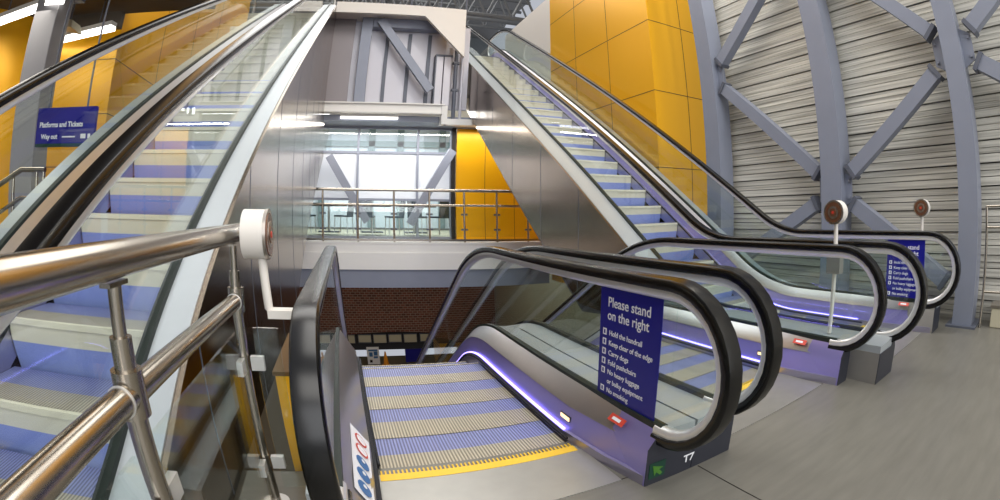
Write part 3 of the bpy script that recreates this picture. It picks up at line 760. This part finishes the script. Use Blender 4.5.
b = MB(); b.box(-0.32, -0.19, 1.57, 1.63, 0.855, 0.885); o = b.build('bracket', M['offwhite'], t); settle_loc = Vector(t.location); o.location = -settle_loc
indicator(3.065, 1.60, 1.185, -1, [(3.065, 1.60, 0.285), (3.065, 1.60, 1.11)], 'round brown-faced indicator on a white post between the paired right newels')
t = [o for o in bpy.data.objects if o.get('label', '').endswith('between the paired right newels')][0]
o = MB().box(3.03, 3.10, 1.54, 1.66, 0.74, 0.92).build('control_box', M['base'], t); o.location = -Vector(t.location)
indicator(4.71, 1.35, 1.185, -1, [(4.71, 1.35, 0.285), (4.71, 1.35, 1.11)], 'round brown-faced indicator on a white post before the plank wall')

# ------------------------------------------------------------------ notices on the glass
def notice(x, y1, y0, z0, z1, label):
    t = thing('notice_sign', label, 'sign', (x, (y0+y1)/2, z0), 'blue escalator notices')
    MB().box(x-0.003, x, y0, y1, z0, z1).build('panel', M['signblue'], t)
    e = x-0.0035; D = (0, -1, 0); U = (0, 0, 1); h = z1-z0; w = y1-y0
    text('lettering', 'Please stand\non the right', 0.066*w/0.46, M['signwhite'], t, (e, y1-0.065, z1-0.100), D, U, 0.0006, 0.0006, spacing=0.95)
    rows = ['Hold the handrail', 'Keep clear of the edge', 'Carry dogs', 'Fold pushchairs', 'No heavy luggage', 'or bulky equipment', 'No smoking']
    z = z1-0.245; bx = MB()
    for r in rows:
        text('lettering', r, 0.038, M['signwhite'], t, (e, y1-0.085, z), D, U, 0.0004, 0.0006)
        if not r.startswith('or'): bx.box(e-0.0005, e+0.0005, y1-0.062, y1-0.030, z-0.004, z+0.030)
        z -= 0.052
    sy = bx.build('symbol', M['signwhite'], t)
    sb = MB(); z = z1-0.245
    for r in rows:
        if not r.startswith('or'): sb.box(e-0.0012, e-0.0004, y1-0.052, y1-0.040, z+0.003, z+0.023)
        z -= 0.052
    sb.build('pictogram', M['signblue'], sy)
    settle(t)
notice(XA-0.0065, 1.88, 1.40, 0.30, 0.888, 'blue Please stand on the right notice on the nearest glass balustrade')
notice(XE-0.0065, 1.705, 1.265, 0.30, 0.888, 'blue Please stand on the right notice on the farthest glass, seen through other newels')

# stickers
def disc(bm, P, U, V, r, n=20, off=0.0):
    P = Vector(P); U = Vector(U).normalized(); V = Vector(V).normalized(); N = U.cross(V)
    top = [P+U*r*math.cos(2*PI*k/n)+V*r*math.sin(2*PI*k/n)+N*(0.0012+off) for k in range(n)]; bot = [p-N*0.0012 for p in top]
    bm.add(bot+top, [tuple(range(n-1, -1, -1)), tuple(range(n, 2*n))]+[(k, (k+1) % n, (k+1) % n+n, k+n) for k in range(n)])
t = thing('safety_sticker', 'white strip of red and blue round safety symbols on the near left deck', 'sticker', (-0.08, 1.6, 0.2))
cM = (XL+XA)/2; skM = (XA-XL)/2-0.160
def dk(u, y):   # a point on the left inner deck plane: u 0 at skirt edge .. 1 at the glass
    f = 0.03*max(0, min(1, (1.85-y)/0.515))
    xa = cM-(skM+0.021+f*1.0); xb = XL+0.02; return Vector((xa+(xb-xa)*u, y, 0.105+(0.292-0.105)*u))
u0, u1 = 0.03, 0.66
p0, p1 = 1.44, 2.00
def quad(bm, ya, yb, ua, ub, off):
    a, b2, c2, d2 = dk(ua, ya), dk(ub, ya), dk(ub, yb), dk(ua, yb); N = (b2-a).cross(d2-a).normalized(); N = N if N.z > 0 else -N
    bm.add([p+N*off for p in (a, b2, c2, d2)]+[p+N*(off+0.001) for p in (a, b2, c2, d2)], [(3,2,1,0), (4,5,6,7), (0,1,5,4), (1,2,6,5), (2,3,7,6), (3,0,4,7)])
b = MB(); quad(b, p0, p1, u0, u1, 0.001); b.build('backing', M['signwhite'], t)
U = (dk(1, 1.7)-dk(0, 1.7)).normalized(); V = Vector((0, 1, 0)); 
if U.cross(V).z < 0: U = -U
for nm, mt, ys in (('blue_symbol', M['icon'], (1.51, 1.61, 1.71)), ('red_symbol', M['red'], (1.82, 1.92))):
    for y in ys:
        b = MB(); disc(b, dk(0.345, y), U, V, 0.043, 22, 0.003); so = b.build(nm, mt, t)
        b = MB()
        if nm == 'red_symbol': disc(b, dk(0.345, y), U, V, 0.033, 20, 0.0045)
        disc(b, dk(0.345, y+0.010), U, V, 0.012, 12, 0.006); 
        b.build('pictogram', M['signwhite'] if nm == 'red_symbol' else M['signwhite'], so)
settle(t)
t = thing('arrow_sticker', 'green arrow sticker on the dark base of the nearest newel', 'sticker', (1.155, 1.327, 0.03))
MB().box(1.11, 1.20, 1.3265, 1.329, 0.035, 0.125).build('backing', M['darkgreen'], t)
MB().prism([(1.125, 0.112), (1.185, 0.088), (1.163, 0.080), (1.185, 0.055), (1.172, 0.045), (1.150, 0.068), (1.140, 0.050)], 'y', 1.3235, 1.327).build('arrow', M['green'], t); settle(t)
t = thing('number_sticker', 'white T7 lettering on the dark base under the nearest newel', 'sticker', (1.335, 1.327, 0.06))
text('lettering', 'T7', 0.06, M['signwhite'], t, (1.31, 1.3265, 0.055), (1, 0, 0), (0, 0, 1), 0.001); settle(t)
def red_sticker(x, y, z, label):
    t = thing('warning_sticker', label, 'sticker', (x, y, z), 'red warning stickers')
    b = MB(); w = 0.05
    for (a, c, s) in ((-0.06, 0.06, 0.022), ): b.box(x-0.020, x+0.020, y+a, y+c, z, z+0.002)
    b.build('backing', M['red'], t); b = MB(); b.box(x-0.008, x+0.008, y-0.03, y+0.035, z+0.002, z+0.003); b.build('symbol', M['signwhite'], t)
    t.rotation_euler = (0, 0, 0); settle(t)
    return t
def deck_tilt(t, s):
    t.rotation_euler = (0, s*math.atan2(0.091, 0.093), 0)
s1 = red_sticker(1.105, 1.60, 0.2560, 'red warning sticker on the inner deck below the nearest blue notice'); deck_tilt(s1, -1)
s2 = red_sticker(2.812, 1.72, 0.2575, 'red warning sticker on the deck near the second escalator right newel'); deck_tilt(s2, -1)
s3 = red_sticker(4.497, 1.45, 0.2575, 'red warning sticker on the deck below the farthest blue notice'); deck_tilt(s3, -1)

# comb lights set in the skirts
def comb_light(x, y, z, s, label):
    t = thing('comb_light', label, 'light', (x, y, z), 'comb lights in the skirts')
    MB().box(x-0.004, x+0.004, y-0.055, y+0.055, z-0.018, z+0.018).build('bezel', M['black'], t)
    MB().box(x-s*0.006-0.002, x-s*0.006+0.002, y-0.047, y+0.047, z-0.011, z+0.011).build('lens', M['lampglow'], t); settle(t)
comb_light(1.046, 2.00, 0.120, 1, 'small glowing comb light in the skirt below the nearest notice')
comb_light(2.746, 2.02, 0.120, 1, 'small glowing comb light in the second escalator skirt')

# ------------------------------------------------------------------ lower hall
def archz(x): return -4.42-0.055*(x-1.9)**2*0.5
b = MB(); xs = [-9+i*0.5 for i in range(0, 33)]
for xa, xb in zip(xs, xs[1:]):
    za = archz(xa) if -3 < xa < 6 else -6; zb = archz(xb) if -3 < xb < 6 else -6
    b.hexa([(xa, 20.8, za), (xb, 20.8, zb), (xb, 21.4, zb), (xa, 21.4, za)], [(xa, 20.8, -0.3), (xb, 20.8, -0.3), (xb, 21.4, -0.3), (xa, 21.4, -0.3)])
struct(b.build('wall_brick', M['brick']))
struct(MB().box(-9, 7.5, 23.0, 23.1, -6, -0.3).build('wall_recess', M['dark']))
struct(MB().box(-9.2, -9, 1.9, 23, -6, -0.4).build('wall_lower_left', M['cream']))
struct(MB().box(7.2, 7.4, 1.9, 23, -6, -0.4).build('wall_lower_right', M['cream']))
for i, x in enumerate((-0.3, 0.5, 1.25, 2.0, 2.75, 3.55)):
    t = thing('wall_panel', ['pale panel under the brick arch farthest toward the handrail newel', 'pale panel under the brick arch above the white poster', 'pale panel under the brick arch above the orange cone',
        'pale panel at the crown of the brick arch', 'pale panel under the brick arch above the blue board', 'pale panel under the brick arch by the descending handrail'][i], 'panel', (x, 20.9, -5.0), 'pale panels under the brick arch')
    MB().box(x-0.30, x+0.30, 20.86, 20.92, -4.98+0.04*(i % 2), -4.60).build('board', M['cream'], t)
    MB().box(x-0.33, x+0.33, 20.92, 20.95, -5.01, -4.56).build('frame', M['dksteel'], t); settle(t)
t = thing('poster_board', 'white poster board with blue pictures in the lower hall', 'poster', (0.55, 20.5, -6.0))
MB().box(0.25, 0.85, 20.5, 20.54, -5.95, -5.08).build('board', M['signwhite'], t)
b = MB(); b.box(0.33, 0.77, 20.49, 20.5, -5.28, -5.2); b.box(0.36, 0.52, 20.49, 20.5, -5.55, -5.34); b.box(0.58, 0.76, 20.49, 20.5, -5.5, -5.3); b.box(0.56, 0.76, 20.49, 20.5, -5.64, -5.54); b.build('picture', M['icon'], t)
MB().box(0.36, 0.48, 20.49, 20.5, -5.85, -5.72).build('logo', M['dark'], t)
b = MB(); b.box(0.27, 0.31, 20.52, 20.7, -6, -5.95); b.box(0.79, 0.83, 20.52, 20.7, -6, -5.95); b.build('foot', M['dksteel'], t); settle(t); t.location.x += 0.27
t = thing('traffic_cone', 'orange yellow cone on the lower hall floor beside the white poster', 'cone', (1.12, 20.3, -6.0))
MB().tube([(1.12, 20.3, -5.96), (1.12, 20.3, -5.25)], [0.15, 0.03], 20).build('body', M['orange'], t); MB().box(0.93, 1.31, 20.11, 20.49, -6, -5.95).build('base', M['orange'], t, bevel=0.01); settle(t); t.location.x += 0.27
t = thing('notice_board', 'dark blue board standing in the lower hall beside the descending handrail', 'board', (2.55, 20.4, -6.0))
MB().box(2.1, 3.0, 20.4, 20.46, -5.85, -5.2).build('board', M['signblue'], t); b = MB(); b.box(2.15, 2.2, 20.4, 20.5, -6, -5.85); b.box(2.9, 2.95, 20.4, 20.5, -6, -5.85); b.build('leg', M['dksteel'], t); settle(t); t.location.x += 0.27
t = thing('lower_cabinet', 'golden cladding cabinet at the foot of the descending handrails', 'cabinet', (5.0, 19, -6))
MB().box(3.7, 6.4, 18.6, 20.0, -6, -4.4).build('body', M['yellow'], t); MB().box(3.65, 6.45, 18.55, 20.05, -4.4, -4.32).build('top', M['joint'], t); settle(t)
# yellow panel in the gap beside the near escalator
t = thing('side_panel', 'narrow golden panel in the gap beside the near escalator newel', 'panel', (-0.36, 2.5, -0.6))
MB().hexa([(-0.40, 1.95, -0.6), (-0.30, 1.95, -0.6), (-0.30, 2.6, -0.6), (-0.40, 2.6, -0.6)], [(-0.40, 1.95, 0.50), (-0.30, 1.95, 0.50), (-0.30, 2.6, 0.50), (-0.40, 2.6, 0.50)]).build('sheet', M['yellow'], t)
MB().box(-0.41, -0.29, 1.94, 2.61, 0.50, 0.52).build('cap', M['joint'], t); settle(t)

# far right railing
t = thing('wall_railing', 'thin steel railing before the plank wall at the right edge', 'railing', (4.95, 0.05, 0))
for y in (0.655, -0.30): MB().tube([(4.95, y, 0), (4.95, y, 1.18)], 0.014, 10).build('post', M['tube'], t)
for z in (1.18, 0.98, 0.36): MB().tube([(4.95, 0.655, z), (4.95, -0.30, z)], 0.013, 10).build('rail', M['tube'], t)
settle(t)
t = thing('floor_box', 'low pale box behind the thin railing at the right edge', 'box', (5.12, 0.35, 0))
MB().box(5.0, 5.25, 0.15, 0.55, 0.0, 0.20).build('body', M['cream'], t, bevel=0.01); MB().box(4.99, 5.26, 0.14, 0.56, 0.20, 0.225).build('lid', M['brushed'], t); settle(t)

# ------------------------------------------------------------------ light
w = bpy.data.worlds.new('World'); sc.world = w; w.use_nodes = True
bg = w.node_tree.nodes['Background']; bg.inputs['Color'].default_value = (0.86, 0.90, 1.0, 1); bg.inputs['Strength'].default_value = 0.55
def area(name, loc, size, energy, col=(1, 1, 1), rot=(0, 0, 0)):
    l = bpy.data.lights.new(name, 'AREA'); l.shape = 'RECTANGLE'; l.size, l.size_y = size; l.energy = energy; l.color = col
    o = bpy.data.objects.new(name, l); o.location = loc; o.rotation_euler = rot; COL.objects.link(o); return o
area('hall_lamp', (1.5, 3.0, 8.5), (5, 6), 430, (1, 0.97, 0.92))
area('hall_lamp', (1.5, -4.0, 7.0), (7, 3), 320, (1, 0.97, 0.92), (R(35), 0, 0))
area('balcony_fill', (1.6, 10.75, 3.2), (5.5, 0.2), 90, (1, 0.96, 0.9))  # added strip of light, widened to brighten the far yellow wall
area('daylight_fill', (2.5, -6.8, 3.6), (10, 5), 480, (0.97, 0.98, 1), (R(90), 0, 0))  # added fill from behind the camera for surfaces facing it
area('tower_fill', (5.05, 3.7, 6.8), (0.8, 0.5), 170, (1, 0.97, 0.9), (R(62), 0, 0))  # added light to brighten the tower face, no known fixture
area('upper_lamp', (0, 15, 12.5), (10, 8), 1000, (1, 0.98, 0.95))
area('back_room_lamp', (0.8, 14, 4.0), (6, 3), 330, (0.95, 0.98, 1))
area('lower_lamp', (1.5, 16.5, -0.8), (6, 3), 70, (1, 0.85, 0.65))
area('left_lamp', (-5.5, 4.3, 3.5), (2.5, 1.2), 35, (1, 0.95, 0.85))

# ------------------------------------------------------------------ camera: fisheye lens
cam = bpy.data.cameras.new('Camera'); co = bpy.data.objects.new('Camera', cam); COL.objects.link(co)
cam.type = 'PANO'; cam.panorama_type = 'FISHEYE_LENS_POLYNOMIAL'; cam.sensor_fit = 'HORIZONTAL'; cam.sensor_width = 36.0
KK = (1.9714, 1.536, -2.1323, 0.4855)
cam.fisheye_fov = PI
cam.fisheye_polynomial_k0 = 0; cam.fisheye_polynomial_k1 = -KK[0]/36; cam.fisheye_polynomial_k2 = -KK[1]/36**2; cam.fisheye_polynomial_k3 = -KK[2]/36**3; cam.fisheye_polynomial_k4 = -KK[3]/36**4
cam.shift_x = -(541.3228-500)/1000.0; cam.shift_y = -(250-191.2085)/500.0
cam.clip_start = 0.01; cam.clip_end = 200
W = ((0.9105897881307017, 0.4131260474725952, -0.012373627267490889), (-0.4132864021785231, 0.9097981226709562, -0.03823252226489738), (-0.004537347949611685, 0.03992799624417462, 0.9991922575708387))
co.matrix_world = Matrix(((W[0][0], W[0][2], -W[0][1], 0), (W[1][0], W[1][2], -W[1][1], 0), (W[2][0], W[2][2], -W[2][1], 1.2378), (0, 0, 0, 1)))
sc.camera = co
sc.view_settings.view_transform = 'Standard'; sc.view_settings.look = 'None'; sc.view_settings.gamma = 1.0; sc.view_settings.use_curve_mapping = False
sc.view_settings.exposure = 0.0
sc.cycles.use_denoising = True
sc.cycles.max_bounces = 10; sc.cycles.transparent_max_bounces = 40; sc.cycles.glossy_bounces = 5
